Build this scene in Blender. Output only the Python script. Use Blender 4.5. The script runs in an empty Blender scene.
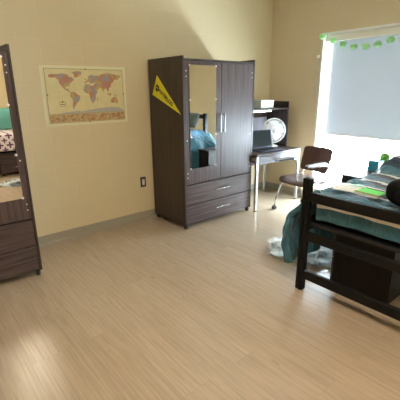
import bpy, bmesh, math, random
from mathutils import Vector, Matrix, noise
random.seed(7)
sc = bpy.context.scene
col = sc.collection
PI = math.pi

# ------------------------------------------------------------------ camera
YAW, PITCH, ROLL = math.radians(39.86), math.radians(16.92), math.radians(-0.51)
fw = Vector((math.sin(YAW)*math.cos(PITCH), math.cos(YAW)*math.cos(PITCH), -math.sin(PITCH)))
rt = fw.cross(Vector((0, 0, 1))).normalized()
up = rt.cross(fw)
rt2 = math.cos(ROLL)*rt + math.sin(ROLL)*up
up2 = -math.sin(ROLL)*rt + math.cos(ROLL)*up
cam_d = bpy.data.cameras.new('camera')
cam = bpy.data.objects.new('camera', cam_d)
col.objects.link(cam)
cam.matrix_world = Matrix(((rt2.x, up2.x, -fw.x, 0.0), (rt2.y, up2.y, -fw.y, 0.0), (rt2.z, up2.z, -fw.z, 1.54), (0, 0, 0, 1)))
cam_d.sensor_width = 36
cam_d.lens = 361.5/400*36
cam_d.clip_start = 0.02
sc.camera = cam

# ------------------------------------------------------------------ daylight, exposure
world = bpy.data.worlds.new('daylight'); sc.world = world
world.use_nodes = True
bg = world.node_tree.nodes['Background']
bg.inputs[0].default_value = (0.74, 0.87, 1.0, 1)
bg.inputs[1].default_value = 77.0
CEILING_LAMP = 43.0
CEILING_LAMP_COLOR = (1.0, 0.85, 0.66)
pd = bpy.data.lights.new('window_portal', 'AREA')
pd.shape = 'RECTANGLE'; pd.size = 2.0; pd.size_y = 1.65; pd.cycles.is_portal = True
po = bpy.data.objects.new('window_portal', pd); col.objects.link(po)
po.location = (4.74, 1.95, 1.18); po.rotation_euler = (0, PI/2, 0)      # faces -X, into the room
po.rotation_euler = Vector((-1, 0, 0)).to_track_quat('-Z', 'Y').to_euler()
pd.size, pd.size_y = 2.1, 2.2
sc.view_settings.view_transform = 'Standard'
sc.view_settings.look = 'None'
sc.view_settings.exposure = 0.0
sc.view_settings.gamma = 1.0
sc.view_settings.use_curve_mapping = False
sc.cycles.use_denoising = True
sc.cycles.max_bounces = 12
sc.cycles.diffuse_bounces = 6
sc.cycles.glossy_bounces = 6
sc.cycles.caustics_reflective = True

# ------------------------------------------------------------------ materials
def mat(name, color, rough=0.5, metal=0.0, spec=0.5, emit=None, es=1.0, coat=0.0):
    m = bpy.data.materials.new(name); m.use_nodes = True
    b = m.node_tree.nodes['Principled BSDF']
    b.inputs['Base Color'].default_value = (*color, 1)
    b.inputs['Roughness'].default_value = rough
    b.inputs['Metallic'].default_value = metal
    b.inputs['Specular IOR Level'].default_value = spec
    b.inputs['Coat Weight'].default_value = coat
    if emit:
        b.inputs['Emission Color'].default_value = (*emit, 1); b.inputs['Emission Strength'].default_value = es
    return m

class NT:
    def __init__(s, m): s.t = m.node_tree; s.b = s.t.nodes['Principled BSDF']
    def n(s, kind, **kw):
        nd = s.t.nodes.new(kind)
        for k, v in kw.items():
            if k.startswith('i_'):
                key = k[2:]; key = int(key) if key.isdigit() else key.replace('_', ' ')
                nd.inputs[key].default_value = v
            else: setattr(nd, k, v)
        return nd
    def l(s, a, b): s.t.links.new(a, b)
    def coord(s, swz='xyz', scale=(1, 1, 1), rot=0.0):
        tc = s.n('ShaderNodeTexCoord'); sp = s.n('ShaderNodeSeparateXYZ'); s.l(tc.outputs['Object'], sp.inputs[0])
        cb = s.n('ShaderNodeCombineXYZ')
        for i, c in enumerate(swz):
            if c in 'xyz': s.l(sp.outputs['xyz'.index(c)], cb.inputs[i])
        mp = s.n('ShaderNodeMapping'); mp.inputs['Scale'].default_value = scale; mp.inputs['Rotation'].default_value = (0, 0, rot)
        s.l(cb.outputs[0], mp.inputs[0]); return mp.outputs[0]
    def ramp(s, fac, stops, interp='LINEAR'):
        r = s.n('ShaderNodeValToRGB'); s.l(fac, r.inputs[0]); cr = r.color_ramp; cr.interpolation = interp
        while len(cr.elements) < len(stops): cr.elements.new(0.5)
        for e, (p, c) in zip(cr.elements, stops): e.position = p; e.color = (*c, 1)
        return r.outputs[0]
    def mix(s, fac, a, b, mode='MIX'):
        m = s.n('ShaderNodeMix', data_type='RGBA', blend_type=mode)
        for sock, v in ((m.inputs[0], fac), (m.inputs[6], a), (m.inputs[7], b)):
            if hasattr(v, 'links') or hasattr(v, 'is_output') and v.is_output: s.l(v, sock)
            else: sock.default_value = v if not isinstance(v, tuple) else (*v, 1)
        return m.outputs[2]
    def bump(s, h, strength=0.2, dist=0.01):
        b = s.n('ShaderNodeBump'); b.inputs['Strength'].default_value = strength; b.inputs['Distance'].default_value = dist
        s.l(h, b.inputs['Height']); s.l(b.outputs[0], s.b.inputs['Normal'])
    def math(s, op, a, b=None, c=None):
        m = s.n('ShaderNodeMath', operation=op)
        for i, v in enumerate((a, b, c)):
            if v is None: continue
            if isinstance(v, (int, float)): m.inputs[i].default_value = v
            else: s.l(v, m.inputs[i])
        return m.outputs[0]

def block_wall(name, swz, c1, c2):
    m = mat(name, c1, 0.55, spec=0.35); g = NT(m)
    v = g.coord(swz)
    br = g.n('ShaderNodeTexBrick'); g.l(v, br.inputs['Vector'])
    br.offset = 0.5
    for k, val in (('Scale', 1.0), ('Mortar Size', 0.005), ('Mortar Smooth', 0.6), ('Brick Width', 0.4), ('Row Height', 0.2), ('Bias', 0.0)):
        br.inputs[k].default_value = val
    br.inputs['Color1'].default_value = (*c1, 1); br.inputs['Color2'].default_value = (*c2, 1)
    br.inputs['Mortar'].default_value = (c1[0]*1.035, c1[1]*1.035, c1[2]*1.035, 1)
    no = g.n('ShaderNodeTexNoise'); no.inputs['Scale'].default_value = 2.2; no.inputs['Detail'].default_value = 4; g.l(v, no.inputs['Vector'])
    c = g.mix(g.math('MULTIPLY', no.outputs[0], 0.16), br.outputs[0], (c1[0]*0.7, c1[1]*0.68, c1[2]*0.62))
    g.l(c, g.b.inputs['Base Color'])
    fine = g.n('ShaderNodeTexNoise'); fine.inputs['Scale'].default_value = 90; g.l(v, fine.inputs['Vector'])
    h = g.math('ADD', g.math('MULTIPLY', br.outputs['Fac'], -0.7), g.math('MULTIPLY', fine.outputs[0], 0.12))
    g.bump(h, 0.3, 0.006)
    return m
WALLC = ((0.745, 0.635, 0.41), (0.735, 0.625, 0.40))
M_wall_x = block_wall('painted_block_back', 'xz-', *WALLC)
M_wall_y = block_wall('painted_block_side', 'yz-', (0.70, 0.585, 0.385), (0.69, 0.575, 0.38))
M_ceiling = mat('ceiling_paint', (0.80, 0.77, 0.70), 0.9)

def floor_mat():
    m = mat('oak_plank_floor', (0.45, 0.33, 0.2), 0.33, spec=1.0); g = NT(m)
    v = g.coord('yx-')
    br = g.n('ShaderNodeTexBrick'); g.l(v, br.inputs['Vector'])
    br.offset = 0.37; br.offset_frequency = 2
    for k, val in (('Scale', 1.0), ('Mortar Size', 0.0012), ('Mortar Smooth', 0.2), ('Brick Width', 1.22), ('Row Height', 0.18), ('Bias', 0.0)):
        br.inputs[k].default_value = val
    br.inputs['Color1'].default_value = (0.0, 0, 0, 1); br.inputs['Color2'].default_value = (1, 1, 1, 1); br.inputs['Mortar'].default_value = (0.5, 0.5, 0.5, 1)
    base = g.ramp(br.outputs[0], [(0, (0.435, 0.338, 0.236)), (0.5, (0.47, 0.368, 0.262)), (1, (0.505, 0.40, 0.29))])
    # grain, different in each plank
    sh = g.n('ShaderNodeVectorMath', operation='ADD'); g.l(v, sh.inputs[0])
    cb = g.n('ShaderNodeCombineXYZ'); g.l(g.math('MULTIPLY', br.outputs[0], 7.3), cb.inputs[0]); g.l(cb.outputs[0], sh.inputs[1])
    mp = g.n('ShaderNodeMapping'); mp.inputs['Scale'].default_value = (2.2, 60, 1); g.l(sh.outputs[0], mp.inputs[0])
    n1 = g.n('ShaderNodeTexNoise'); n1.inputs['Scale'].default_value = 1.0; n1.inputs['Detail'].default_value = 6; n1.inputs['Distortion'].default_value = 0.8; g.l(mp.outputs[0], n1.inputs['Vector'])
    mp2 = g.n('ShaderNodeMapping'); mp2.inputs['Scale'].default_value = (1.1, 8, 1); g.l(sh.outputs[0], mp2.inputs[0])
    n2 = g.n('ShaderNodeTexNoise'); n2.inputs['Scale'].default_value = 1.6; n2.inputs['Detail'].default_value = 3; n2.inputs['Distortion'].default_value = 1.5; g.l(mp2.outputs[0], n2.inputs['Vector'])
    f1 = g.ramp(n1.outputs[0], [(0.36, (0, 0, 0)), (0.66, (1, 1, 1))])
    f2 = g.ramp(n2.outputs[0], [(0.35, (0, 0, 0)), (0.7, (1, 1, 1))])
    c = g.mix(g.math('MULTIPLY', f1, 0.6), base, (0.27, 0.198, 0.122))
    c = g.mix(g.math('MULTIPLY', f2, 0.32), c, (0.53, 0.44, 0.325))
    c = g.mix(g.math('MULTIPLY', br.outputs['Fac'], 0.35), c, (0.2, 0.135, 0.08))
    g.l(c, g.b.inputs['Base Color'])
    g.l(g.math('ADD', g.math('MULTIPLY', n1.outputs[0], 0.14), 0.23), g.b.inputs['Roughness'])
    g.bump(g.math('SUBTRACT', g.math('MULTIPLY', n1.outputs[0], 0.25), br.outputs['Fac']), 0.15, 0.002)
    return m
M_floor = floor_mat()

def laminate(name, swz, dark, light, rough=0.36, spec=0.5, s1=60):
    """wood laminate; grain runs along the LAST of the two axes of swz"""
    m = mat(name, dark, rough, spec=spec); g = NT(m)
    v = g.coord(swz, (s1, 2.0, s1))
    n1 = g.n('ShaderNodeTexNoise'); n1.inputs['Scale'].default_value = 1.0; n1.inputs['Detail'].default_value = 5; n1.inputs['Distortion'].default_value = 0.4; g.l(v, n1.inputs['Vector'])
    c = g.ramp(n1.outputs[0], [(0.3, dark), (0.7, light)])
    g.l(c, g.b.inputs['Base Color'])
    g.bump(n1.outputs[0], 0.06, 0.002)
    return m
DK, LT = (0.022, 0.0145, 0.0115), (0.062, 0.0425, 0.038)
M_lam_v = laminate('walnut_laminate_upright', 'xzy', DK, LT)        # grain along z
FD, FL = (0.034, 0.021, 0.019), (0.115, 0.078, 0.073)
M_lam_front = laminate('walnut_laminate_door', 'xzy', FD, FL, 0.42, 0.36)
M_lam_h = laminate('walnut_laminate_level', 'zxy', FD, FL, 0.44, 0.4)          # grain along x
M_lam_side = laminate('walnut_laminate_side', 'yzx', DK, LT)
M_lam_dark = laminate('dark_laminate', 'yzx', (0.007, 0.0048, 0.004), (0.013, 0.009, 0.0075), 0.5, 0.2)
M_lam_in = laminate('walnut_laminate_top', 'yxz', DK, LT)
M_frame = laminate('black_stained_steel', 'xzy', (0.0045, 0.0042, 0.004), (0.008, 0.0072, 0.0068), 0.45, 0.22, 30)
M_chrome = mat('brushed_silver', (0.72, 0.72, 0.73), 0.25, 1.0)
M_silver = mat('silver_paint', (0.55, 0.55, 0.56), 0.35, 0.75)
M_pull = mat('dark_silver_pull', (0.26, 0.26, 0.27), 0.35, 0.9)
M_black = mat('black_plastic', (0.012, 0.012, 0.013), 0.4)
M_white = mat('white_plastic', (0.9, 0.9, 0.9), 0.4)
M_offwhite = mat('white_window_paint', (0.82, 0.81, 0.78), 0.4)
M_cassette = mat('blind_cassette_paint', (0.80, 0.75, 0.66), 0.5)
M_mirror = mat('mirror_silver', (0.93, 0.95, 0.94), 0.0, 1.0)
M_cove = mat('grey_vinyl_cove', (0.37, 0.335, 0.25), 0.5)
M_chair = mat('brown_chair_plastic', (0.085, 0.040, 0.026), 0.32, coat=0.2)
M_bag = mat('black_bag_cloth', (0.004, 0.004, 0.004), 0.8, spec=0.12)
M_screen = mat('laptop_screen', (0.010, 0.014, 0.013), 0.12)
M_laptop = mat('laptop_dark_blue', (0.02, 0.023, 0.045), 0.3, 0.3)
M_yellow = mat('yellow_felt', (0.74, 0.68, 0.03), 0.8)
M_ink = mat('dark_ink', (0.015, 0.015, 0.01), 0.7)
M_teal_box = mat('teal_card', (0.03, 0.27, 0.36), 0.5)
M_leaf = mat('leaf_green', (0.10, 0.30, 0.03), 0.6)
def ball_mat():
    m = bpy.data.materials.new('green_tissue_paper'); m.use_nodes = True; t = m.node_tree; t.nodes.clear()
    o = t.nodes.new('ShaderNodeOutputMaterial'); mx = t.nodes.new('ShaderNodeMixShader')
    d = t.nodes.new('ShaderNodeBsdfDiffuse'); d.inputs[0].default_value = (0.55, 0.84, 0.50, 1)
    tr = t.nodes.new('ShaderNodeBsdfTranslucent'); tr.inputs[0].default_value = (0.52, 0.82, 0.46, 1)
    mx.inputs[0].default_value = 0.5
    t.links.new(d.outputs[0], mx.inputs[1]); t.links.new(tr.outputs[0], mx.inputs[2]); t.links.new(mx.outputs[0], o.inputs[0])
    return m
M_green_ball = ball_mat()
M_string = mat('grey_string', (0.5, 0.52, 0.55), 0.6)
M_green_book = mat('bright_green_cover', (0.10, 0.72, 0.05), 0.35)
M_paper = mat('white_paper', (0.80, 0.82, 0.80), 0.6)
M_red_ink = mat('red_ink', (0.45, 0.10, 0.10), 0.6)
M_pot = mat('white_pot', (0.7, 0.72, 0.7), 0.3)
M_grey_pillow = mat('grey_pillow_cloth', (0.10, 0.125, 0.125), 0.9)
M_aqua = mat('aqua_cloth', (0.16, 0.50, 0.46), 0.85)
M_board = mat('pale_blue_board', (0.70, 0.76, 0.93), 0.5)
M_mattress = mat('blue_mattress_vinyl', (0.02, 0.035, 0.09), 0.5)

def speckle(name, a, b, sc_, rough=0.8):
    m = mat(name, a, rough); g = NT(m); v = g.coord('xyz')
    n1 = g.n('ShaderNodeTexNoise'); n1.inputs['Scale'].default_value = sc_; n1.inputs['Detail'].default_value = 3; g.l(v, n1.inputs['Vector'])
    g.l(g.ramp(n1.outputs[0], [(0.4, a), (0.6, b)]), g.b.inputs['Base Color']); return m
M_fur = speckle('pale_grey_fur', (0.52, 0.60, 0.60), (0.90, 0.92, 0.92), 9)
M_leafy = speckle('fine_leaves', (0.06, 0.22, 0.02), (0.22, 0.45, 0.08), 60)
M_basket = speckle('woven_white', (0.62, 0.70, 0.64), (0.86, 0.9, 0.86), 70)
M_mapink = speckle('aged_map_paper', (0.72, 0.64, 0.34), (0.76, 0.68, 0.38), 12, 0.55)
M_mapedge = mat('map_margin', (0.82, 0.78, 0.53), 0.55)
M_mapline = mat('map_rule', (0.16, 0.085, 0.04), 0.6)
M_ice = mat('map_ice', (0.46, 0.45, 0.42), 0.6)
def land():
    m = mat('map_land', (0.5, 0.2, 0.1), 0.6); g = NT(m); v = g.coord('xz-')
    vo = g.n('ShaderNodeTexVoronoi'); vo.inputs['Scale'].default_value = 21; g.l(v, vo.inputs['Vector'])
    sp = g.n('ShaderNodeSeparateColor'); g.l(vo.outputs['Color'], sp.inputs[0])
    g.l(g.ramp(sp.outputs[0], [(0, (0.50, 0.24, 0.15)), (0.2, (0.56, 0.37, 0.13)), (0.36, (0.50, 0.26, 0.18)), (0.5, (0.36, 0.33, 0.33)), (0.68, (0.53, 0.38, 0.15)), (0.84, (0.40, 0.33, 0.30))], 'CONSTANT'), g.b.inputs['Base Color'])
    return m
M_land = land()

# blind cloth: passes part of the daylight
def blind_mat():
    m = bpy.data.materials.new('blind_cloth'); m.use_nodes = True; t = m.node_tree; t.nodes.clear()
    o = t.nodes.new('ShaderNodeOutputMaterial'); mx = t.nodes.new('ShaderNodeMixShader')
    d = t.nodes.new('ShaderNodeBsdfDiffuse'); d.inputs[0].default_value = (0.46, 0.49, 0.53, 1)
    tr = t.nodes.new('ShaderNodeBsdfTranslucent'); tr.inputs[0].default_value = (0.0245, 0.0255, 0.0265, 1)
    mx.inputs[0].default_value = 0.22
    t.links.new(d.outputs[0], mx.inputs[1]); t.links.new(tr.outputs[0], mx.inputs[2]); t.links.new(mx.outputs[0], o.inputs[0])
    return m
M_blind = blind_mat()
def glass_mat():
    m = bpy.data.materials.new('window_glass'); m.use_nodes = True; t = m.node_tree; t.nodes.clear()
    o = t.nodes.new('ShaderNodeOutputMaterial'); mx = t.nodes.new('ShaderNodeMixShader')
    a = t.nodes.new('ShaderNodeBsdfTransparent'); a.inputs[0].default_value = (0.95, 0.97, 0.96, 1)
    b = t.nodes.new('ShaderNodeBsdfGlossy'); b.inputs['Roughness'].default_value = 0.02
    mx.inputs[0].default_value = 0.06
    t.links.new(a.outputs[0], mx.inputs[1]); t.links.new(b.outputs[0], mx.inputs[2]); t.links.new(mx.outputs[0], o.inputs[0])
    return m
M_glass = glass_mat()

def comforter_mat():
    """teal quilt with navy, white and steel bands across the top (UV.x = metres from the foot, UV.y = 1 on the banded field)"""
    m = mat('striped_teal_quilt', (0.03, 0.15, 0.19), 0.62, spec=0.3); g = NT(m)
    m.node_tree.nodes['Principled BSDF'].inputs['Sheen Weight'].default_value = 0.25
    uv = g.n('ShaderNodeUVMap'); uv.uv_map = 'UVMap'; sp = g.n('ShaderNodeSeparateXYZ'); g.l(uv.outputs[0], sp.inputs[0])
    teal, navy, white, steel = (0.045, 0.155, 0.215), (0.012, 0.028, 0.06), (0.86, 0.83, 0.78), (0.085, 0.20, 0.30)
    x = g.math('DIVIDE', sp.outputs[0], 2.0)
    st = [(0, teal), (0.055, steel), (0.10, white), (0.122, navy), (0.185, steel), (0.205, white), (0.228, teal), (0.285, navy), (0.335, white), (0.355, steel), (0.42, navy), (0.475, white),
          (0.497, teal), (0.57, navy), (0.63, white), (0.655, steel), (0.72, teal), (0.80, white), (0.825, navy)]
    field = g.ramp(x, st, 'CONSTANT')
    no = g.n('ShaderNodeTexNoise'); no.inputs['Scale'].default_value = 7; g.l(g.coord('xyz'), no.inputs['Vector'])
    t2 = g.ramp(no.outputs[0], [(0.35, (0.036, 0.125, 0.172)), (0.65, (0.048, 0.155, 0.205))])
    isf = g.math('GREATER_THAN', sp.outputs[1], 0.5)
    c = g.mix(isf, t2, field)
    # a white band running on the foot drop
    band = g.math('MULTIPLY', g.math('GREATER_THAN', sp.outputs[1], -2.5), g.math('LESS_THAN', sp.outputs[1], -1.5))
    c = g.mix(band, c, white)
    g.l(c, g.b.inputs['Base Color'])
    wr = g.n('ShaderNodeTexNoise'); wr.inputs['Scale'].default_value = 11; wr.inputs['Detail'].default_value = 3; wr.inputs['Distortion'].default_value = 1.2; g.l(g.coord('xyz', (1, 1, .55)), wr.inputs['Vector'])
    g.bump(wr.outputs[0], 0.9, 0.035)
    return m
M_quilt = comforter_mat()

def floral_mat():
    m = mat('purple_floral_quilt', (0.7, 0.7, 0.7), 0.8); g = NT(m)
    v = g.coord('xzy', (1/0.17, 1/0.17, 1))
    def motif(off, size):
        ad = g.n('ShaderNodeVectorMath', operation='ADD'); g.l(v, ad.inputs[0]); ad.inputs[1].default_value = (off, off, 0)
        fr = g.n('ShaderNodeVectorMath', operation='FRACTION'); g.l(ad.outputs[0], fr.inputs[0])
        sb = g.n('ShaderNodeVectorMath', operation='SUBTRACT'); g.l(fr.outputs[0], sb.inputs[0]); sb.inputs[1].default_value = (0.5, 0.5, 0.5)
        sp = g.n('ShaderNodeSeparateXYZ'); g.l(sb.outputs[0], sp.inputs[0])
        r = g.math('SQRT', g.math('ADD', g.math('MULTIPLY', sp.outputs[0], sp.outputs[0]), g.math('MULTIPLY', sp.outputs[1], sp.outputs[1])))
        a = g.math('ARCTAN2', sp.outputs[0], sp.outputs[1])
        lim = g.math('ADD', g.math('MULTIPLY', g.math('COSINE', g.math('MULTIPLY', a, 4)), size*0.5), size)
        return g.math('LESS_THAN', r, lim)
    k = g.math('MAXIMUM', motif(0.0, 0.24), motif(0.5, 0.19))
    g.l(g.mix(k, (0.72, 0.68, 0.70), (0.13, 0.02, 0.09)), g.b.inputs['Base Color'])
    return m
M_floral = floral_mat()

# ------------------------------------------------------------------ mesh helpers
class MB:
    def __init__(s): s.bm = bmesh.new()
    def box(s, a, b, bev=0.0, rot=None, seg=1):
        a = Vector(a); b = Vector(b)
        r = bmesh.ops.create_cube(s.bm, size=1.0); vs = r['verts']
        c = (a+b)/2; d = b-a
        for v in vs: v.co = Vector((v.co.x*d.x, v.co.y*d.y, v.co.z*d.z))
        if bev > 0:
            es = list({e for v in vs for e in v.link_edges})
            rr = bmesh.ops.bevel(s.bm, geom=es, offset=bev, segments=seg, affect='EDGES', profile=0.5)
            vs = list({v for f in rr['faces'] for v in f.verts} | {v for v in vs if v.is_valid})
        for v in vs:
            if rot: v.co = rot @ v.co
            v.co += c
        return s
    def ring(s, c, x, y, r, n, ry=None):
        ry = r if ry is None else ry
        return [s.bm.verts.new(c + x*(r*math.cos(2*PI*i/n)) + y*(ry*math.sin(2*PI*i/n))) for i in range(n)]
    def tube(s, pts, r, n=10, caps=True, closed=False):
        pts = [Vector(p) for p in pts]; rs = r if isinstance(r, (list, tuple)) else [r]*len(pts)
        rings = []; prev = None; N = len(pts)
        for i, p in enumerate(pts):
            if closed: t = pts[(i+1) % N]-pts[i-1]
            else: t = (pts[min(i+1, N-1)]-pts[max(i-1, 0)])
            t.normalize()
            if prev is None:
                x = t.orthogonal().normalized()
            else:
                x = (prev - t*prev.dot(t)).normalized()
            prev = x; y = t.cross(x)
            rings.append(s.ring(p, x, y, rs[i], n))
        R = list(zip(rings[:-1], rings[1:])) + ([(rings[-1], rings[0])] if closed else [])
        for a, b in R:
            for i in range(n):
                f = s.bm.faces.new((a[i], a[(i+1) % n], b[(i+1) % n], b[i])); f.smooth = True
        if caps and not closed:
            s.bm.faces.new(rings[0][::-1]); s.bm.faces.new(rings[-1])
        return s
    def lathe(s, prof, c=(0, 0, 0), n=20, axis=None):
        c = Vector(c); M = axis or Matrix.Identity(3)
        rings = []
        for r, z in prof:
            rings.append([s.bm.verts.new(c + M @ Vector((max(r, 1e-4)*math.cos(2*PI*i/n), max(r, 1e-4)*math.sin(2*PI*i/n), z))) for i in range(n)])
        for a, b in zip(rings[:-1], rings[1:]):
            for i in range(n):
                f = s.bm.faces.new((a[i], a[(i+1) % n], b[(i+1) % n], b[i])); f.smooth = True
        s.bm.faces.new(rings[0][::-1]); s.bm.faces.new(rings[-1])
        return s
    def ball(s, c, rx, ry=None, rz=None, u=16, v=10, e=1.0):
        ry = ry or rx; rz = rz or rx
        def sg(x, p): return math.copysign(abs(x)**p, x)
        c = Vector(c); top = s.bm.verts.new(c+Vector((0, 0, rz))); bot = s.bm.verts.new(c-Vector((0, 0, rz))); rows = []
        for j in range(1, v):
            ph = PI*j/v
            rows.append([s.bm.verts.new(c+Vector((rx*sg(math.sin(ph), e)*sg(math.cos(2*PI*i/u), e), ry*sg(math.sin(ph), e)*sg(math.sin(2*PI*i/u), e), rz*sg(math.cos(ph), e)))) for i in range(u)])
        for i in range(u):
            f = s.bm.faces.new((top, rows[0][i], rows[0][(i+1) % u])); f.smooth = True
            f = s.bm.faces.new((bot, rows[-1][(i+1) % u], rows[-1][i])); f.smooth = True
        for a, b in zip(rows[:-1], rows[1:]):
            for i in range(u):
                f = s.bm.faces.new((a[i], b[i], b[(i+1) % u], a[(i+1) % u])); f.smooth = True
        return s
    def prism(s, pts, d):
        """closed polygon pts (3D, planar) extruded by vector d"""
        d = Vector(d); a = [s.bm.verts.new(Vector(p)) for p in pts]; b = [s.bm.verts.new(Vector(p)+d) for p in pts]
        n = len(a)
        fs = [s.bm.faces.new(a[::-1]), s.bm.faces.new(b)]
        for f in fs: f.normal_update()
        for i in range(n): s.bm.faces.new((a[i], a[(i+1) % n], b[(i+1) % n], b[i]))
        bmesh.ops.triangulate(s.bm, faces=[f for f in fs if len(f.verts) > 4], ngon_method='EAR_CLIP')
        return s
    def grid(s, fn, nu, nv, uvfn=None, smooth=True):
        vs = [[s.bm.verts.new(Vector(fn(i/nu, j/nv))) for j in range(nv+1)] for i in range(nu+1)]
        lay = s.bm.loops.layers.uv.new('UVMap') if uvfn else None
        for i in range(nu):
            for j in range(nv):
                f = s.bm.faces.new((vs[i][j], vs[i+1][j], vs[i+1][j+1], vs[i][j+1])); f.smooth = smooth
                if lay:
                    u = uvfn((i+.5)/nu, (j+.5)/nv)
                    for lp in f.loops: lp[lay].uv = u
        return s
    def build(s, name, m, parent=None, keep=False):
        bm = s.bm
        if not keep: bmesh.ops.recalc_face_normals(bm, faces=bm.faces)
        me = bpy.data.meshes.new(name); bm.to_mesh(me); bm.free()
        if m: me.materials.append(m)
        o = bpy.data.objects.new(name, me); col.objects.link(o)
        if parent: o.parent = parent
        return o

def tag(o, label=None, cat=None, group=None, kind=None):
    if label: o['label'] = label
    if cat: o['category'] = cat
    if group: o['group'] = group
    if kind: o['kind'] = kind
    return o
def thing(name, loc, label, cat, rz=0.0, group=None):
    o = bpy.data.objects.new(name, None); o.empty_display_size = 0.1; col.objects.link(o)
    o.location = loc; o.rotation_euler = (0, 0, rz)
    return tag(o, label, cat, group)
def struct(name, mb, m): return tag(mb.build(name, m), kind='structure')
def bx(name, a, b, m, parent=None, bev=0.0, rot=None): return MB().box(a, b, bev, rot).build(name, m, parent)
def solid(o, t, off=0.0):
    md = o.modifiers.new('thickness', 'SOLIDIFY'); md.thickness = t; md.offset = off; return o
def sm(o, lv=1):
    md = o.modifiers.new('smooth', 'SUBSURF'); md.levels = lv; md.render_levels = lv; return o
def arc(p0, p1, p2, n=6):
    p0, p1, p2 = Vector(p0), Vector(p1), Vector(p2)
    return [p0*(1-t)**2 + p1*2*t*(1-t) + p2*t*t for t in [i/n for i in range(n+1)]]

# ------------------------------------------------------------------ room
XL, XR, YF, YB, H = -1.4, 4.51, -2.5, 3.73, 2.85
WY0, WY1, WZ0, WZ1 = 1.22, 2.87, 0.16, 2.22       # window opening
struct('floor', MB().box((XL-.15, YF-.15, -0.1), (XR+.3, YB+.15, 0)), M_floor)
struct('ceiling', MB().box((XL-.15, YF-.15, H), (XR+.3, YB+.15, H+.1)), M_ceiling)
struct('wall_back', MB().box((XL-.15, YB, 0), (XR+.3, YB+.15, H)), M_wall_x)
struct('wall_front', MB().box((XL-.15, YF-.15, 0), (XR+.3, YF, H)), M_wall_x)
struct('wall_left', MB().box((XL-.15, YF, 0), (XL, YB, H)), M_wall_y)
w = MB()
w.box((XR, YF, 0), (XR+.3, WY0, H)); w.box((XR, WY1, 0), (XR+.3, YB, H))
w.box((XR, WY0, 0), (XR+.3, WY1, WZ0)); w.box((XR, WY0, WZ1), (XR+.3, WY1, H))
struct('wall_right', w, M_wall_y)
# the projecting block of the room behind the bed
w = MB(); w.box((2.95, YF, 0), (XR, 0.40, H)); struct('wall_inner', w, M_wall_x)
def cove(name, a, b, n):
    """cove base from a to b, n = direction into the room"""
    a, b, n = Vector(a), Vector(b), Vector(n); w = MB()
    prof = [(0.0, 0.0), (0.022, 0.0), (0.016, 0.004), (0.008, 0.012), (0.004, 0.025), (0.004, 0.098), (0.0, 0.102)]
    w.prism([a + n*p + Vector((0, 0, q)) for p, q in prof], b-a)
    return struct(name, w, M_cove)
cove('baseboard_back', (XL, YB, 0), (XR, YB, 0), (0, -1, 0))
cove('baseboard_right', (XR, 0.40, 0), (XR, YB, 0), (-1, 0, 0))
cove('baseboard_left', (XL, YF, 0), (XL, YB, 0), (1, 0, 0))
cove('baseboard_front', (XL, YF, 0), (2.95, YF, 0), (0, 1, 0))
cove('baseboard_inner', (2.95, 0.40, 0), (XR, 0.40, 0), (0, 1, 0))

# window: liner, frame, glass
w = MB()
t = 0.012
w.box((XR-.006, WY1-t, WZ0), (XR+.26, WY1, WZ1)); w.box((XR-.006, WY0, WZ0), (XR+.26, WY0+t, WZ1))
w.box((XR-.006, WY0, WZ1-t), (XR+.26, WY1, WZ1)); w.box((XR-.02, WY0, WZ0), (XR+.26, WY1, WZ0+.02))
win = struct('window_1', w, M_offwhite)
w = MB(); fy0, fy1, fz0, fz1 = WY0+t, WY1-t, WZ0+.02, WZ1-t
for a, b in (((fy0, fz0), (fy0+.035, fz1)), ((fy1-.035, fz0), (fy1, fz1)), ((fy0, fz0), (fy1, fz0+.035)), ((fy0, fz1-.035), (fy1, fz1))):
    w.box((XR+.19, a[0], a[1]), (XR+.23, b[0], b[1]))
w.build('window_frame', M_offwhite, win)
bx('glass_pane', (XR+.205, fy0+.03, fz0+.03), (XR+.211, fy1-.03, fz1-.03), M_glass, win)
w = MB()
for a, b in (((WY1, WZ0), (WY1+.012, WZ1+.012)), ((WY0-.012, WZ0), (WY0, WZ1+.012)), ((WY0, WZ1), (WY1, WZ1+.012))):
    w.box((XR-.008, a[0], a[1]), (XR, b[0], b[1]))
struct('trim_1', w, M_offwhite)

# roller blind
rb = thing('roller_blind', (XR+.09, 0, 0), 'pale grey roller blind drawn most of the way down the window', 'blind')
bx('cassette', (-.045, WY0+.014, 2.125), (.035, WY1-.014, 2.206), M_cassette, rb, .004)
bl = MB(); bl.grid(lambda u, v: (0.004*math.sin(v*5)*math.sin(u*3), WY0+.05+(1.60-.05-.04)*u+.0, 2.13-v*1.185), 24, 24)
bl.build('blind_cloth', M_blind, rb)
bx('bottom_bar', (-.008, WY0+.05, 0.932), (.008, WY0+1.56, 0.952), M_offwhite, rb, .002)
ch = MB(); ch.tube([(-.11, WY1+.035, 1.95), (-.11, WY1+.035, 1.40)], 0.0028, 6); ch.tube([(-.11, WY1+.05, 1.95), (-.11, WY1+.05, 1.40)], 0.0028, 6)
ch.build('bead_chain', M_string, rb)
MB().lathe([(0.012, -.008), (0.02, -.008), (0.02, .008), (0.012, .008)], (-.112, WY1+.043, 1.95), 14, Matrix.Rotation(PI/2, 3, 'Y')).build('chain_bracket', M_white, rb)

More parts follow.
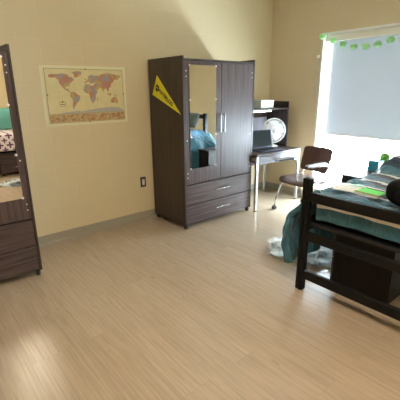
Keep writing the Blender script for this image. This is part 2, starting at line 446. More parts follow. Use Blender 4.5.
# ------------------------------------------------------------------ ceiling lamps
M_diff = mat('lamp_diffuser', (0.9, 0.9, 0.9), 0.6, emit=CEILING_LAMP_COLOR, es=CEILING_LAMP)
for k, (x, y, lab) in enumerate(((1.15, 0.77, 'square white ceiling lamp above the open floor near the wardrobes'), (0.9, -1.35, 'square white ceiling lamp above the purple flowered bed'))):
    L = thing('ceiling_lamp', (x, y, H), lab, 'ceiling lamp', group=None)
    w = MB()
    for a, b in (((-.31, -.31), (-.28, .31)), ((.28, -.31), (.31, .31)), ((-.28, -.31), (.28, -.28)), ((-.28, .28), (.28, .31))): w.box((a[0], a[1], -.06), (b[0], b[1], 0))
    w.build('frame', M_white, L)
    bx('diffuser', (-.28, -.28, -.05), (.28, .28, -.04), M_diff, L)

# ------------------------------------------------------------------ wardrobes
def caster(mb, x, y, wheel_r=0.022):
    mb.tube([(x-.012, y, wheel_r), (x+.012, y, wheel_r)], wheel_r, 14)
def make_wardrobe(x0, x1, label, mirror_left, leaf_gap=0.0):
    W = x1-x0; D = 0.635; yf = -D/2; yb = D/2; cx = (x0+x1)/2
    r = thing('wardrobe', (cx, 3.065+D/2, 0), label, 'wardrobe')
    h = W/2; z0, z1 = 0.055, 1.872
    for s in (-1, 1):
        a, b = sorted((s*h, s*(h-.02)))
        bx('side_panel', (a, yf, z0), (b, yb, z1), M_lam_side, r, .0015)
    bx('back_panel', (-h+.02, yb-.012, z0), (h-.02, yb, z1-.035), M_lam_v, r)
    bx('top_panel', (-h+.02, yf+.003, 1.826), (h-.02, yb-.012, 1.848), M_lam_in, r)
    bx('bottom_panel', (-h+.02, yf+.02, z0), (h-.02, yb-.012, z0+.02), M_lam_in, r)
    bx('divider_shelf', (-h+.02, yf+.022, 0.522), (h-.02, yb-.012, 0.540), M_lam_in, r)
    zb, zt = 0.534, 1.822
    for s in (-1, 1):
        a, b = (-h+.022, -.002) if s < 0 else (.002, h-.022)
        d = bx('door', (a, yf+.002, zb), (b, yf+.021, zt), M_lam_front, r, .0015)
        hx = s*0.03
        hd = MB(); y = yf-.030
        hd.tube([(hx, yf+.002, 1.275), (hx, y+.006, 1.275)] , .0075, 8); hd.tube([(hx, yf+.002, 1.09), (hx, y+.006, 1.09)], .0075, 8)
        hd.box((hx-.010, y-.004, 1.078), (hx+.010, y+.008, 1.287), .003)
        hd.build('handle', M_pull, d)
        for zz in (1.728, 1.675, 1.02, 0.66, 0.61):
            MB().lathe([(0.006, 0), (0.005, .003)], (s*(h-.045), yf+.002, zz), 10, Matrix.Rotation(PI/2, 3, 'X')).build('hinge_screw', M_white, d)
        if (s < 0) == mirror_left:
            if mirror_left: ma, mb_ = -h+.083, -h+.455
            else: ma, mb_ = h-.455, h-.066
            mz0, mz1 = (0.705, 1.788) if mirror_left else (0.715, 1.788)
            m = bx('mirror', (ma, yf-.004, mz0), (mb_, yf+.002, mz1), M_mirror, d)
            for px_ in (ma+.004, mb_-.004):
                for pz in (mz0+.004, mz0+.33*(mz1-mz0), mz0+.68*(mz1-mz0), mz1-.004):
                    MB().lathe([(0.010, 0), (0.010, .004), (0.006, .007)], (px_, yf-.0035, pz), 12, Matrix.Rotation(PI/2, 3, 'X')).build('mirror_clip', M_white, d)
    for za, zb2, zh in ((0.292, 0.520, 0.415), (0.072, 0.284, 0.188)):
        d = bx('drawer', (-h+.022, yf+.002, za), (h-.022, yf+.021, zb2), M_lam_h, r, .0015)
        hd = MB(); c = 0.02 if mirror_left else 0.0
        for sx in (-.095, .095): hd.tube([(c+sx, yf+.002, zh), (c+sx, yf-.024, zh)], .005, 8)
        hd.box((c-.112, yf-.032, zh-.007), (c+.112, yf-.022, zh+.007), .003)
        hd.build('handle', M_chrome, d)
    for sx in (-1, 1):
        for sy in (-1, 1):
            w = MB(); X, Y = sx*(h-.03), sy*(D/2-.035)
            w.tube([(X-.012, Y, .026), (X+.012, Y, .026)], .026, 14); w.box((X-.016, Y-.012, .03), (X+.016, Y+.012, .0555))
            w.build('caster', M_black, r)
    return r
make_wardrobe(2.345, 3.425, 'tall dark brown wardrobe with a yellow pennant on its side, next to the desk', True)
make_wardrobe(-0.335, 0.765, 'tall dark brown wardrobe cut off by the left edge, mirror showing purple bedding', False)

# pennant on the left side of the wardrobe (outer face x = 2.345)
def text_mesh(body, size, name, m, mtx, parent=None, depth=0.0006):
    cu = bpy.data.curves.new(name, 'FONT'); cu.body = body; cu.size = size; cu.extrude = depth; cu.offset = size*.035; cu.align_x = 'CENTER'; cu.align_y = 'CENTER'
    tmp = bpy.data.objects.new('tmp', cu); col.objects.link(tmp)
    dg = bpy.context.evaluated_depsgraph_get(); dg.update()
    me = bpy.data.meshes.new_from_object(tmp.evaluated_get(dg)); col.objects.unlink(tmp); bpy.data.objects.remove(tmp); bpy.data.curves.remove(cu)
    me.transform(mtx); me.materials.clear(); me.materials.append(m); me.name = name
    o = bpy.data.objects.new(name, me); col.objects.link(o)
    if parent: o.parent = parent
    return o
PX = 2.3449
A, B, T = Vector((0, 3.530, 1.700)), Vector((0, 3.636, 1.495)), Vector((0, 3.105, 1.295))
pen = thing('pennant', (PX, 3.5, 1.55), 'yellow triangular felt pennant pinned to the dark wardrobe side', 'pennant')
o0 = Vector((0, 3.5, 1.55)); A, B, T = A-o0, B-o0, T-o0
MB().prism([A, B, T], (-.0025, 0, 0)).build('felt', M_yellow, pen)
e = (A-B).normalized(); outw = -((T-(A+B)/2).normalized())
MB().prism([A+e*.004, B-e*.004, B-e*.004+outw*.014, A+e*.004+outw*.014], (-.003, 0, 0)).build('edge_band', M_ink, pen)
d1 = (T-(A+B)/2).normalized(); u1 = Vector((1, 0, 0)).cross(d1); u1 = u1 if u1.z > 0 else -u1
u1 = u1.normalized(); nrm = Vector((-1, 0, 0))
def pen_mtx(p): return Matrix(((d1.x, u1.x, nrm.x, p.x), (d1.y, u1.y, nrm.y, p.y), (d1.z, u1.z, nrm.z, p.z), (0, 0, 0, 1)))
text_mesh('WATERLOO', 0.056, 'lettering', M_ink, pen_mtx((A+B)/2 + d1*.242 + Vector((-.0032, 0, 0))), pen)
c0 = (A+B)/2 + d1*.062
w = MB(); sh = [(-.03, .034), (.03, .034), (.031, -.004), (.018, -.03), (0, -.042), (-.018, -.03), (-.031, -.004)]
w.prism([c0 + d1*p + u1*q + Vector((-.0026, 0, 0)) for p, q in sh], (-.001, 0, 0)); w.build('crest', M_ink, pen)
w = MB(); w.prism([c0 + d1*p + u1*q + Vector((-.0037, 0, 0)) for p, q in ((-.02, .002), (0, .016), (.02, .002), (.02, -.008), (0, .006), (-.02, -.008))], (-.0004, 0, 0)); w.build('chevron', M_yellow, pen)

# ------------------------------------------------------------------ wall map
mp_ = thing('wall_map', (1.158, YB, 1.206), 'old style world map poster on the pale block wall', 'map')
MW, MH = 0.898, 0.572
MB().grid(lambda u, v: (u*MW - (0.0 if v > .5 else 0), -.003-.004*abs(math.sin(u*5))*(v**3), v*(MH+.006*u)), 20, 8).build('sheet', M_mapedge, mp_)
yy = -.0085
def flat(name, pts, m, y=yy, parent=mp_, d=.0012):
    w = MB(); w.prism([(p, y, q) for p, q in pts], (0, -d, 0)); return w.build(name, m, parent)
bx0, bx1, bz0, bz1 = 0.040, 0.862, 0.030, 0.545
flat('printed_field', [(bx0, bz0), (bx1, bz0), (bx1, bz1), (bx0, bz1)], M_mapink)
w = MB()
def rule(a, b, t_=0.0032):
    (x0, z0), (x1, z1) = a, b
    if x0 == x1: w.box((x0-t_/2, yy-.0022, z0), (x0+t_/2, yy-.001, z1))
    else: w.box((x0, yy-.0022, z0-t_/2), (x1, yy-.001, z0+t_/2))
rule((bx0, bz1), (bx1, bz1)); rule((bx0, bz0), (bx1, bz0)); rule((bx0, bz0), (bx0, bz1)); rule((bx1, bz0), (bx1, bz1)); rule((bx0, .115), (bx1, .115), .004)
for i in range(1, 8):
    x = bx0+(bx1-bx0)*i/8; rule((x, bz0), (x, .115), .003)
for x, z in ((.045, .3), (.862, .3), (.45, .545), (.45, .03)): w.box((x-.006, yy-.003, z-.006), (x+.006, yy-.001, z+.006))
w.build('border_rule', M_mapline, mp_)
M_inset = speckle('inset_map_print', (0.42, 0.20, 0.10), (0.58, 0.42, 0.20), 40)
for i in range(8):
    xa, xb = bx0+(bx1-bx0)*i/8+.005, bx0+(bx1-bx0)*(i+1)/8-.005
    flat('inset_map', [(xa, .036), (xb, .036), (xb, .108), (xa, .108)], M_inset, yy-.0012, d=.0004)
def lonlat(p):
    lo, la = p; return (.055+(lo+175)/355*.80, .135+(la+62)/146*.395)
cont = {
 'north_america': [(-168,66),(-156,71),(-128,70),(-110,73),(-95,72),(-82,68),(-78,62),(-64,60),(-56,52),(-66,45),(-75,38),(-81,31),(-80,25),(-84,30),(-97,27),(-97,20),(-88,21),(-83,15),(-77,9),(-80,7),(-92,13),(-105,19),(-114,30),(-124,40),(-125,49),(-140,60),(-155,58),(-166,60)],
 'greenland': [(-55,60),(-45,60),(-22,70),(-20,80),(-40,82),(-65,78),(-52,68)],
 'south_america': [(-78,8),(-62,10),(-50,1),(-35,-7),(-40,-22),(-55,-34),(-66,-45),(-70,-55),(-74,-48),(-71,-20),(-81,-5)],
 'africa': [(-16,15),(-10,30),(-5,36),(10,37),(20,31),(33,31),(43,12),(51,11),(40,-5),(40,-16),(32,-28),(20,-35),(12,-18),(9,2),(-8,5)],
 'europe': [(-9,37),(-9,43),(-1,47),(8,54),(10,64),(25,71),(40,67),(60,68),(60,50),(45,42),(30,41),(22,37),(12,45),(3,43)],
 'asia': [(60,68),(75,73),(105,78),(140,73),(178,68),(165,60),(156,52),(140,55),(130,42),(120,38),(121,30),(108,20),(109,11),(101,9),(98,17),(89,22),(78,8),(72,20),(60,25),(55,17),(43,13),(35,30),(36,36),(45,42),(60,50)],
 'australia': [(114,-22),(130,-12),(142,-11),(153,-27),(147,-38),(135,-34),(116,-34)],
 'madagascar': [(44,-17),(49,-13),(48,-25),(44,-25)],
 'great_britain': [(-5,50),(1,52),(-2,57),(-6,57)],
 'japan': [(131,32),(141,37),(145,44),(138,37)],
 'new_zealand': [(167,-46),(172,-41),(177,-38),(174,-42)],
 'indonesia': [(96,4),(106,-6),(115,-8),(118,0),(118,6),(109,2),(103,3)],
 'new_guinea': [(131,-1),(141,-3),(149,-10),(140,-8)],
}
for nme, pts in cont.items(): flat(nme, [lonlat(p) for p in pts], M_land, yy-.0012)
flat('antarctica', [lonlat(p) for p in ((-125,-66),(-95,-62),(-60,-61),(-35,-55),(-52,-62),(-30,-62),(20,-56),(70,-52),(110,-50),(150,-52),(168,-58),(178,-64))] + [(.84, .119), (.14, .119)], M_ice, yy-.0012)
w = MB(); w.box((.155, yy-.0022, .19), (.215, yy-.001, .193)); w.box((.155, yy-.0022, .227), (.215, yy-.001, .23)); w.box((.155, yy-.0022, .19), (.158, yy-.001, .23)); w.box((.212, yy-.0022, .19), (.215, yy-.001, .23)); w.box((.178, yy-.0022, .23), (.192, yy-.001, .243)); w.box((.165, yy-.0022, .206), (.205, yy-.001, .212))
w.build('title_box', M_mapline, mp_)

# outlet
ou = thing('wall_outlet', (2.213, YB, 0.475), 'dark framed electrical outlet low on the wall beside the wardrobe', 'outlet')
bx('cover_plate', (-.037, -.007, -.062), (.037, 0, .062), mat('outlet_brown', (0.035, 0.022, 0.015), 0.4), ou, .002)
bx('socket', (-.017, -.010, -.036), (.017, -.006, .036), M_white, ou, .002)
for z in (-.019, .019):
    for x in (-.006, .006): bx('socket_slot', (x-.0012, -.0108, z-.005), (x+.0012, -.0098, z+.005), M_ink, ou)

# ------------------------------------------------------------------ desk with hutch
DX0, DX1, DY0, DY1 = 3.432, 4.35, 2.985, 3.62
dk = thing('desk', ((DX0+DX1)/2, (DY0+DY1)/2, 0), 'dark topped desk with silver legs between the wardrobe and the window wall', 'desk')
hw, hd_ = (DX1-DX0)/2, (DY1-DY0)/2
bx('desktop', (-hw, -hd_, .722), (hw, hd_, .75), laminate('desk_laminate', 'zxy', (0.06, 0.045, 0.042), (0.13, 0.10, 0.09), 0.5, 0.3), dk, .003)
dr = bx('drawer', (-hw+.045, -hd_+.012, .615), (hw-.045, -hd_+.032, .717), laminate('desk_drawer_laminate', 'zxy', (0.13, 0.12, 0.13), (0.20, 0.185, 0.195), 0.5, 0.3), dk, .002)
bx('drawer_box', (-hw+.06, -hd_+.032, .63), (hw-.06, hd_-.12, .71), M_black, dr)
w = MB(); w.tube([(-.08, -hd_+.012, .665), (-.08, -hd_-.012, .665), (.08, -hd_-.012, .665), (.08, -hd_+.012, .665)], .006, 8); w.build('drawer_handle', M_chrome, dr)
for sx in (-1, 1):
    for sy in (-1, 1):
        X = sx*(hw-.022); Y = sy*(hd_-.022)
        bx('leg', (X-.018, Y-.018, .01), (X+.018, Y+.018, .722), M_silver, dk, .004)
        MB().lathe([(0.016, 0), (0.016, .012)], (X, Y, 0), 12).build('foot_glide', M_black, dk)
    X = sx*(hw-.022)
    bx('side_rail', (X-.012, -hd_+.04, .66), (X+.012, hd_-.04, .70), M_silver, dk, .003)
bx('rear_rail', (-hw+.04, hd_-.035, .45), (hw-.04, hd_-.015, .70), M_lam_h, dk)
HY0 = 3.228
hu = thing('desk_hutch', ((DX0+DX1)/2, 0, .75), 'dark brown shelf hutch standing on the back of the desk', 'hutch')
bx('side_panel', (-hw, HY0, 0), (-hw+.02, DY1, .63), M_lam_side, hu, .0015)
bx('side_panel', (hw-.02, HY0, 0), (hw, DY1, .63), M_lam_side, hu, .0015)
bx('back_panel', (-hw+.02, DY1-.016, 0), (hw-.02, DY1, .63), M_lam_h, hu)
bx('shelf', (-hw+.02, HY0+.004, .522), (hw-.02, DY1-.016, .545), M_lam_h, hu, .0015)
bx('tack_board', (-hw+.03, DY1-.024, .02), (hw-.03, DY1-.016, .40), M_board, hu, .002)
bx('task_light', (-hw+.06, HY0+.05, .500), (-hw+.60, HY0+.12, .522), mat('task_light_lens', (0.9, 0.9, 0.9), 0.4, emit=(1.0, 0.93, 0.85), es=7.0), hu, .004)
# white box on the hutch shelf
bo = thing('storage_box', (3.925, 3.34, 1.2955), 'small white lidded box on top shelf of the desk hutch', 'box')
bx('box_body', (-.13, -.075, 0), (.13, .075, .085), M_basket, bo, .006)
bx('box_lid', (-.134, -.079, .083), (.134, .079, .108), M_basket, bo, .006)

# laptop (turned a little to the left)
lp = thing('laptop', (3.81, 3.145, .7505), 'open dark laptop on the desk in front of the fan', 'laptop', rz=-0.20)
bx('base', (-.185, -.125, .001), (.185, .125, .018), M_laptop, lp, .005)
w = MB()
for r_ in range(5):
    for c_ in range(13): w.box((-.158+c_*.0245, -.01+r_*.022, .018), (-.138+c_*.0245, .008+r_*.022, .0205), .001)
w.build('keyboard', M_black, lp)
bx('touchpad', (-.05, -.105, .018), (.05, -.04, .0188), mat('touchpad', (.05, .055, .08), .3), lp)
R = Matrix.Rotation(math.radians(-12), 3, 'X')
lid = MB().box((-.185, -.006, -.0), (.185, .006, .245), .004); [setattr(v, 'co', R @ v.co + Vector((0, .122, .018))) for v in lid.bm.verts]
lid = lid.build('lid', M_laptop, lp)
s_ = MB().box((-.170, -.0075, .018), (.170, -.0062, .232)); [setattr(v, 'co', R @ v.co + Vector((0, .122, .018))) for v in s_.bm.verts]
s_.build('screen', M_screen, lid)

# fan
fn = thing('desk_fan', (4.165, 3.345, .7505), 'white round desk fan standing behind the laptop', 'fan', rz=-0.55)
FC = Vector((0, -.03, .228)); RX = Matrix.Rotation(PI/2, 3, 'X')
MB().lathe([(0.075, 0), (0.078, .008), (0.06, .02), (0.02, .028), (0.001, .03)], (0, 0, 0), 28).build('base', M_white, fn)
MB().tube([(0, 0, .02), (0, .02, .12), (0, .03, .20)], [.018, .015, .015], 12).build('stem', M_white, fn)
MB().lathe([(0.001, -.09), (0.03, -.085), (0.045, -.05), (0.045, -.01), (0.03, 0)], FC, 20, RX).build('motor_housing', M_white, fn)
g_ = MB(); RA = 0.172
def circ(r, y): return [FC + Vector((r*math.cos(2*PI*i/40), y, r*math.sin(2*PI*i/40))) for i in range(40)]
for r_, y in ((RA, -.005), (RA, .005), (RA*.97, -.03), (RA*.97, .03), (RA*.66, -.046), (RA*.66, .046), (RA*.34, -.050), (RA*.34, .05)):
    g_.tube(circ(r_, y), .004 if abs(y) < .01 else .002, 6, closed=True)
for s in (-1, 1):
    for i in range(60):
        a = 2*PI*i/60; dv = Vector((math.cos(a), 0, math.sin(a)))
        g_.tube([FC+dv*.03+Vector((0, s*.050, 0)), FC+dv*RA*.66+Vector((0, s*.046, 0)), FC+dv*RA*.97+Vector((0, s*.03, 0)), FC+dv*RA+Vector((0, 0, 0))], .0018, 4, caps=False)
g_.build('wire_guard', M_white, fn)
MB().lathe([(0.032, -.0), (0.032, .005), (0.02, .009)], FC+Vector((0, -.049, 0)), 24, RX).build('guard_badge', mat('fan_grey', (.35, .36, .38), .4), fn)
bl_ = MB(); bl_.lathe([(0.028, -.015), (0.028, .018), (0.02, .024)], FC, 18, RX)
for k in range(5):
    a0 = 2*PI*k/5
    bl_.grid(lambda u, v: FC + Vector(((.024+.118*u)*math.cos(a0+(v-.5)*(0.7+.45*math.sin(u*PI*.8))+u*.35), -.018+.036*v, (.024+.118*u)*math.sin(a0+(v-.5)*(0.7+.45*math.sin(u*PI*.8))+u*.35))), 8, 6)
blo = bl_.build('blades', mat('fan_blade', (.80, .82, .86), .4), fn, keep=True)

# ------------------------------------------------------------------ chair (faces the left, -X)
cr = thing('desk_chair', (3.935, 2.625, 0), 'brown plastic armchair with chrome frame pulled out beside the window', 'chair')
cr.rotation_euler.z = -0.13
def seat_fn(u, v):
    x = -.275+.51*u; y = -.25+.50*v
    # rounded corners
    r = ((2*u-1)**4 + (2*v-1)**4)**.25 if (u != .5 or v != .5) else 0
    m_ = max(abs(2*u-1), abs(2*v-1))
    k = m_/r if r > 1e-6 else 1
    X = -.02 + (x+.02)*k; Y = y*k
    z = .455 - .018*(1-(2*v-1)**2)*(1 - (2*u-1)**2)
    if u < .25: z -= .035*((.25-u)/.25)**2
    return (X, Y, z)
w = MB(); w.grid(seat_fn, 20, 16); so = w.build('seat', M_chair, cr); solid(so, .030, -1.0); sm(so)
def back_fn(u, v):
    y = -.235+.47*u; z = .505+.315*v
    k = 1 - .10*(2*v-1)**4 if abs(v) <= 1 else 1
    y *= (1 - .06*(1-v))*(1-.03*(2*v-1)**6)
    x = .205 + .075*v - .045*(2*u-1)**2 + .05*0
    if abs(2*u-1) > .8: z = .505+.315*v - (.02 if v > .5 else -.02)*((abs(2*u-1)-.8)/.2)**2
    return (x, y, z)
w = MB(); w.grid(back_fn, 16, 12); bo_ = w.build('backrest', M_chair, cr); solid(bo_, .016, 0); sm(bo_)
for s in (-1, 1):
    y = s*.235
    w = MB(); w.tube([(-.262, y, .045), (-.235, y, .16), (-.19, y, .28), (-.135, y, .37), (-.09, y, .405), (0, y, .415)], .012, 10); w.build('front_leg', M_chrome, cr)
    w = MB(); w.tube([(.285, y, .045), (.27, y, .15), (.225, y, .33), (.185, y, .41), (0, y, .415)], .012, 10); w.build('rear_leg', M_chrome, cr)
    w = MB(); w.tube([(.12, y, .415), (.155, y*1.08, .46), (.15, y*1.1, .58), (.12, y*1.1, .635), (.05, y*1.1, .642), (-.18, y*1.1, .642)], .011, 10); w.build('arm_tube', M_chrome, cr)
    w = MB(); w.box((-.262, y*1.1-.026, .660), (.08, y*1.1+.026, .682), .010, seg=2); w.build('arm_pad', mat('arm_pad_silver', (.40, .41, .43), .5), cr)
    bx('arm_pad_base', (-.255, y*1.1-.02, .650), (.075, y*1.1+.02, .6605), M_black, cr)
    w = MB(); w.tube([(.185, y*.9, .41), (.225, y*.9, .50), (.255, y*.86, .62), (.27, y*.8, .70)], .011, 10); w.build('back_upright', M_chrome, cr)
    for X in (-.262, .285):
        c_ = MB(); c_.tube([(X-.0, y-.022, .028), (X, y-.006, .028)], .027, 16); c_.tube([(X-.0, y+.006, .028), (X, y+.022, .028)], .027, 16); c_.box((X-.012, y-.008, .025), (X+.012, y+.008, .062), .003)
        c_.build('caster', M_black, cr)
w = MB(); w.tube([(.0, -.235, .415), (.0, .235, .415)], .011, 8); w.build('cross_tube', M_chrome, cr)
w = MB(); w.tube([(.15, -.235, .413), (.15, .235, .413)], .011, 8); w.build('cross_tube', M_chrome, cr)

# ------------------------------------------------------------------ beds
def make_bed(loc, L, Wd, foot_h, head_h, label, flip=False):
    """origin at floor, foot end centre-left corner: x from 0 (foot) to L (head), y from 0 to Wd"""
    r = thing('bed', loc, label, 'bed')
    P = 0.03
    for (X, Hh, nm) in ((0, foot_h, 'foot'), (L, head_h, 'head')):
        for Y in (0, Wd):
            p = MB(); s = 1 if Y > 0 else -1
            p.box((X-.024, Y-.031, .006), (X+.024, Y-.004, Hh), .003); p.box((X-.024, Y+.004, .006), (X+.024, Y+.031, Hh), .003)
            p.box((X-.014, Y-.006, .02), (X+.014, Y+.006, Hh-.012))
            p.build('post', M_frame, r)
            MB().lathe([(0.02, 0), (0.02, .01)], (X, Y, 0), 12).build('foot_glide', M_black, r)
        for za, zb in ((.108, .182), (.432, .498), (.742, .815)) + (((head_h-.09, head_h-.02),) if nm == 'head' else ()):
            bx(nm+'_rail', (X-.016, .03, za), (X+.016, Wd-.03, zb), M_frame, r, .003)
    for Y in (0.0, Wd):
        bx('side_rail', (.022, Y-.014, .50), (L-.022, Y+.014, .60), M_frame, r, .003)
    w = MB(); w.box((.03, .014, .545), (L-.03, Wd-.014, .565))
    for k in range(8): w.box((.1+k*(L-.2)/7-.02, .014, .52), (.1+k*(L-.2)/7+.02, Wd-.014, .545))
    w.build('slat_deck', M_black, r)
    MB().box((.095, .025, .566), (L-.045, Wd-.025, .755), .04, seg=3).build('mattress', M_mattress, r)
    return r
BX, BY, BL, BW = 2.268, 0.53, 1.74, 0.94
make_bed((BX, BY, 0), BL, BW, .915, 1.17, 'black framed bed by the window under a striped teal comforter')

# comforter on it (world x = 2.3 .. 4.05)
def sstep(a, b, x):
    t_ = min(1, max(0, (x-a)/(b-a))); return t_*t_*(3-2*t_)
def top_z(x, y):
    z = .800 + .010*noise.noise(Vector((x*7, y*7, 0))) + .007*math.sin(x*19)*math.cos(y*11)
    z += .12*sstep(3.30, 3.68, x)*(1-.25*sstep(3.85, 3.97, x)) * (0.72+.28*sstep(.55, .8, y)) + .02*noise.noise(Vector((x*4, y*5, 3)))*sstep(3.2, 3.6, x)
    return z
cx0, cx1, cy0, cy1 = 2.345, 3.965, .545, 1.425
w = MB()
DROP = 0.245
NU, NV = 150, 110
tot_u = DROP + (cx1-cx0)
side = 0.62
tot_v = (cy1-cy0) + side
def comf(u, v):
    a = u*tot_u - DROP            # <0 : on the foot drop
    b = v*tot_v - (cy1-cy0)       # >0 : on the side drop
    x = cx0+max(a, 0); y = cy1+min(b, 0)
    corner = 0
    if b <= 0:
        z = top_z(x, y)
        if a < 0:
            t_ = -a
            th = min(t_/.05, PI/2); xx = cx0 - .032*math.sin(th); zz = z - .032*(1-math.cos(th)) - max(0, t_-.078)
            zz += .004*math.sin(y*30)
            return (xx + .004*math.sin(y*37+t_*9), y, zz)
        return (x, y, z)
    # side drop, with a loose flared corner at the foot
    t_ = b; R_ = .07
    z = top_z(x, y)
    th = min(t_/(R_*PI/2), 1)*PI/2
    yy_ = y + R_*math.sin(th); zz = z - R_*(1-math.cos(th))
    rest = max(0, t_-R_*PI/2)
    k = math.exp(-max(0, a)/.20); q = rest/(side-R_*PI/2)
    foldamp = .012+.026*min(1, q*2)
    ln = 1.0 + .02*k
    fl = .14*k*math.sin(min(1, q*2.4)*PI/2)
    yy_ += .035*math.sin(q*PI) + fl + .17*sstep(2.9, 3.5, x)*math.sin(min(1, q*1.6)*PI/2) + foldamp*math.sin(x*24+1.5*math.sin(x*7)+q*1.2)*(1-.5*k)
    zz -= rest*ln*(1-.10*q*math.sin(x*5))
    x += .15*sstep(3.55, 3.96, x)*min(1, b/.10)
    x -= (.045 + .045*k)*k*min(1, q*3) - .02*k*math.sin(q*7)
    if a < 0: x -= 0.0; zz += .0; yy_ -= .06*(-a/DROP)*q ; x += .05*(-a/DROP)
    yy_ += .016*noise.noise(Vector((x*9, zz*6, 5)))*min(1, q*3)
    return (x, yy_ + .006*math.sin(q*28)*k, zz)
def comf_uv(u, v):
    a = u*tot_u - DROP; b = v*tot_v - (cy1-cy0)
    sk = .28*min(1, max(0, a)/.4)*max(0, -b)
    if b > .10 + .05*sstep(3.2, 3.6, a+cx0): return (a, -0.5)
    if a < -.15: return (a, -0.5)
    if a < -.112: return (a, -2.0)
    if a < -.05: return (0.02, 1.0)
    if a < 0: return (0.02, 1.0)
    return (a + sk, 1.0)
w.grid(comf, NU, NV, comf_uv)
co = w.build('comforter', M_quilt); solid(co, .022, -1.0); sm(co)
# keep UV bands crisp
tag(co, 'teal comforter with navy and white stripes spread over the bed by the window', 'comforter')

# pillow at the head
def pillow(name, c, sx, sy, sz, m, rot, label, parent=None):
    w = MB()
    def half(sgn):
        def f(u, v):
            a, b = 2*u-1, 2*v-1
            t_ = max(0, (1-a**4))*max(0, (1-b**4)); x = sx*a*(1-.06*(b*b)); y = sy*b*(1-.06*(a*a))
            return (x, y, sgn*sz*(t_**.5)*(1+.08*math.sin(a*5+b*3)))
        return f
    w.grid(half(1), 14, 14); w.grid(half(-1), 14, 14)
    bmesh.ops.remove_doubles(w.bm, verts=w.bm.verts, dist=.0005)
    o = w.build(name, m); sm(o); o.location = c; o.rotation_euler = rot
    return tag(o, label, 'pillow')
pillow('pillow', (3.90, 1.20, 1.055), .135, .22, .055, M_grey_pillow, (0, math.radians(-68), 0), 'grey pillow leaning on the headboard seen in the wardrobe mirror')

# magazine, papers, bag
def on_bed(x, y): return top_z(x, y)
mz = thing('magazine', (2.47, 1.085, .838), 'bright green book with a black band lying on the bed beside the black bag', 'book', rz=-0.12)
bx('pages', (-.085, -.082, 0), (.085, .082, .016), M_paper, mz)
bx('cover', (-.088, -.085, .016), (.088, .085, .019), M_green_book, mz)
bx('black_band', (.045, -.084, .019), (.062, .084, .0198), M_ink, mz)
bx('white_band', (.062, -.084, .019), (.087, .084, .0198), M_paper, mz)
bx('red_band', (-.088, -.084, .0191), (-.072, .084, .0199), M_red_ink, mz)
pp = thing('paper_sheet', (2.52, 1.285, .836), 'white paper sheet with a pale green corner beside the green book', 'paper', rz=0.2)
w = MB(); w.grid(lambda u, v: (-.12+.24*u, -.085+.17*v, .004*math.sin(u*4)+.003*v), 8, 8); solid(w.build('sheet', M_paper, pp), .001)
w = MB(); w.grid(lambda u, v: (.03+.085*u, -.08+.10*v*(1-.5*u), .0075+.004*math.sin((.03+.085*u+.12)/.24*4)), 4, 4); solid(w.build('green_print', mat('pale_green_print', (.35, .75, .5), .5), pp), .0008)

bg_ = thing('bag', (2.45, .765, .815), 'black rounded bag on the bed at the right edge', 'bag')
w = MB(); w.ball((0, 0, .085), .115, .215, .095, 28, 18, .72); w.build('bag_body', M_bag, bg_)
w = MB(); w.ball((-.10, 0, .07), .035, .13, .05, 20, 12, .6); w.build('front_pocket', M_bag, bg_)
w = MB(); w.tube(arc((0, -.06, .175), (0, 0, .23), (0, .06, .175), 8), .008, 8); w.build('handle', M_black, bg_)
w = MB(); w.tube([(-.0+.116*math.cos(a)*0, .20*math.cos(a), .085+.093*math.sin(a)) for a in [PI*i/16 for i in range(17)]], .004, 6); w.build('zipper', M_black, bg_)

# drawer unit under the bed
def underbed(loc, sx, sy, sz, label, face):
    r = thing('drawer_unit', loc, label, 'drawer unit')
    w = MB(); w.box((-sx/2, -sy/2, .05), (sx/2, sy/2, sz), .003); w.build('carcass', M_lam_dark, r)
    yf = sy/2 if face > 0 else -sy/2
    for k in range(2):
        za = .06+k*(sz-.07)/2
        d = bx('drawer', (-sx/2+.01, min(yf, yf+face*.018), za), (sx/2-.01, max(yf, yf+face*.018), za+(sz-.07)/2-.008), M_lam_h, r, .002)
        w = MB(); zc = za+(sz-.07)/4; y2 = yf+face*.018
        w.tube([(-.09, y2, zc), (-.09, y2+face*.025, zc), (.09, y2+face*.025, zc), (.09, y2, zc)], .005, 8); w.build('handle', M_chrome, d)
    for X in (-sx/2+.04, sx/2-.04):
        for Y in (-sy/2+.04, sy/2-.04):
            w = MB(); w.tube([(X-.01, Y, .025), (X+.01, Y, .025)], .025, 12); w.build('caster', M_black, r)
    return r
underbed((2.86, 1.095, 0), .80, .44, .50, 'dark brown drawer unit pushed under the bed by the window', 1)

# nightstand by the window, plant and teal box on it
ns = thing('nightstand', (3.955, 1.845, 0), 'wide low dark nightstand between the bed head and the window', 'nightstand')
bx('cabinet', (-.31, -.10, .04), (.31, .10, .632), M_lam_dark, ns, .002)
bx('top', (-.325, -.11, .632), (.325, .12, .65), M_lam_dark, ns, .002)
for za, zb in ((.06, .33), (.34, .62)):
    d = bx('drawer', (-.30, .10, za), (.30, .116, zb), M_lam_dark, ns, .002)
    w = MB(); zc = (za+zb)/2; w.tube([(-.07, .116, zc), (-.07, .138, zc), (.07, .138, zc), (.07, .116, zc)], .005, 8); w.build('handle', M_chrome, d)
for X in (-.28, .28):
    for Y in (-.07, .07): MB().lathe([(0.016, 0), (0.02, .04)], (X, Y, 0), 10).build('foot', M_black, ns)
tb = thing('tissue_box', (4.095, 1.81, .6505), 'teal square box on the nightstand by the window', 'box')
bx('carton', (-.06, -.06, 0), (.06, .06, .115), M_teal_box, tb, .003)
MB().prism([(.035*math.cos(a)*1.0, .022*math.sin(a), .1152) for a in [2*PI*i/16 for i in range(16)]], (0, 0, .0012)).build('opening', M_ink, tb)
pl = thing('potted_plant', (4.235, 1.775, .6505), 'small round bushy green plant in a pot beside the teal box', 'plant')
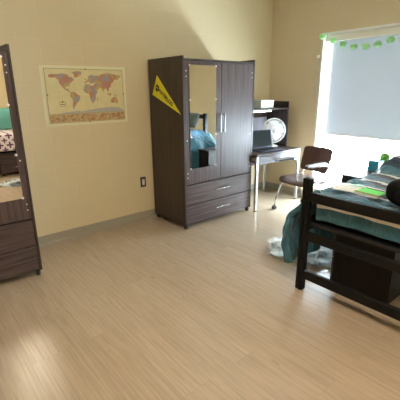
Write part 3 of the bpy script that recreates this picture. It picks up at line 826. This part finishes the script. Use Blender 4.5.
MB().lathe([(0.036, 0), (0.05, .09), (0.053, .095), (0.046, .095), (0.04, .08), (0.001, .08)], (0, 0, 0), 20).build('pot', M_pot, pl)
w = MB(); w.ball((0, 0, .135), .045, .045, .048, 14, 10)
for i in range(420):
    th = math.acos(1-2*random.random()*.93); ph = random.random()*2*PI
    d_ = Vector((math.sin(th)*math.cos(ph), math.sin(th)*math.sin(ph), math.cos(th)*1.08)); c_ = Vector((0, 0, .135))
    p = c_+d_*.042; q = c_+d_*(.058+.012*random.random()); x_ = d_.orthogonal().normalized()*.0045
    f = w.bm.faces.new([w.bm.verts.new(p-x_), w.bm.verts.new(p+x_), w.bm.verts.new(q)])
w.build('foliage', M_leafy, pl, keep=True)

# ------------------------------------------------------------------ garland along the window head
ga = thing('paper_ball_garland', (XR-.012, 0, 0), 'string of green paper balls sagging across the top of the window', 'garland')
pts = [(2.858, 2.190), (2.711, 2.125), (2.569, 2.070), (2.422, 2.030), (2.272, 2.020), (2.131, 2.032), (1.995, 2.065), (1.86, 2.115), (1.72, 2.19)]
w = MB(); w.tube([(-.03, y, z+.0) for y, z in pts], .0022, 6); w.build('string', M_string, ga)
for y, z in pts[:8]:
    w = MB(); w.ball((-.03, y, z-.004), .040, .046, .036, 18, 12); w.build('paper_ball', M_green_ball, ga)

# ------------------------------------------------------------------ fur rugs
def fur_rug(name, cx_, cy_, rx, ry, label, n, seed):
    rnd = random.Random(seed)
    r = thing(name, (cx_, cy_, 0), label, 'rug')
    def edge(a): return 1+.12*math.sin(3*a+seed)+.07*math.sin(7*a+1.3*seed)
    w = MB(); N = 40
    w.prism([(rx*edge(2*PI*i/N)*math.cos(2*PI*i/N), ry*edge(2*PI*i/N)*math.sin(2*PI*i/N), 0.001) for i in range(N)], (0, 0, .012)); w.build('backing', M_fur, r)
    w = MB()
    for i in range(n):
        a = rnd.random()*2*PI; q = math.sqrt(rnd.random()); e_ = edge(a)
        x, y = rx*e_*q*math.cos(a), ry*e_*q*math.sin(a)
        nz = noise.noise_vector(Vector((x*9+seed, y*9, 0)))
        d_ = Vector((nz.x*1.6+.35*math.cos(a)*q**4, nz.y*1.6+.35*math.sin(a)*q**4, .62)).normalized(); ln = .055+.03*rnd.random()
        s_ = Vector((-d_.y, d_.x, 0)); s_ = s_.normalized()*.0032 if s_.length > 1e-3 else Vector((.0032, 0, 0))
        p = Vector((x, y, .010)); m1 = p+d_*ln*.55; q1 = p+Vector((d_.x*1.25, d_.y*1.25, d_.z*.8))*ln
        a_ = w.bm.verts.new(p-s_); b_ = w.bm.verts.new(p+s_); c_ = w.bm.verts.new(m1+s_*.8); e1 = w.bm.verts.new(m1-s_*.8); t_ = w.bm.verts.new(q1)
        w.bm.faces.new((a_, b_, c_, e1)); w.bm.faces.new((e1, c_, t_))
    o = w.build('fur', M_fur, r, keep=True); tag(o, kind='stuff')
    return r
fur_rug('fur_rug', 2.93, 1.83, .36, .33, 'fluffy pale grey fur rug on the floor beside the striped bed', 9000, 1)
fur_rug('fur_rug', 1.50, -.62, .26, .22, 'small white fluffy rug seen in the left wardrobe mirror', 3500, 5)

# ------------------------------------------------------------------ the other bed, seen in the left mirror
b2 = make_bed((.55, -2.32, 0), 2.0, .94, .915, 1.0, 'bed with purple flowered cover seen in the left wardrobe mirror')
w = MB()
def c2(u, v):
    x = .62+1.86*u; a = v*1.24
    if a < .88: return (x, -2.27+a, .80+.008*math.sin(x*14)*math.cos(a*9))
    t_ = a-.88; th = min(t_/.08, PI/2); rest = max(0, t_-.126)
    return (x, -1.39+.08*math.sin(th)+.012*math.sin(x*17)*rest/.4, .80-.08*(1-math.cos(th))-rest)
w.grid(c2, 50, 40); o = w.build('bedspread', M_floral); solid(o, .015, -1); tag(o, 'white bedspread with purple flowers on the bed in the left mirror', 'bedspread')
pillow('pillow', (1.82, -2.12, 1.02), .23, .42, .075, M_aqua, (math.radians(0), math.radians(-75), math.radians(90)), 'long aqua pillow standing on the purple flowered bed')
pillow('pillow', (.98, -2.12, 1.02), .23, .38, .075, M_aqua, (math.radians(0), math.radians(-75), math.radians(90)), 'aqua pillow at the far end of the purple flowered bed')
underbed((1.72, -1.66, 0), .62, .50, .46, 'dark brown drawer unit under the purple flowered bed', 1)
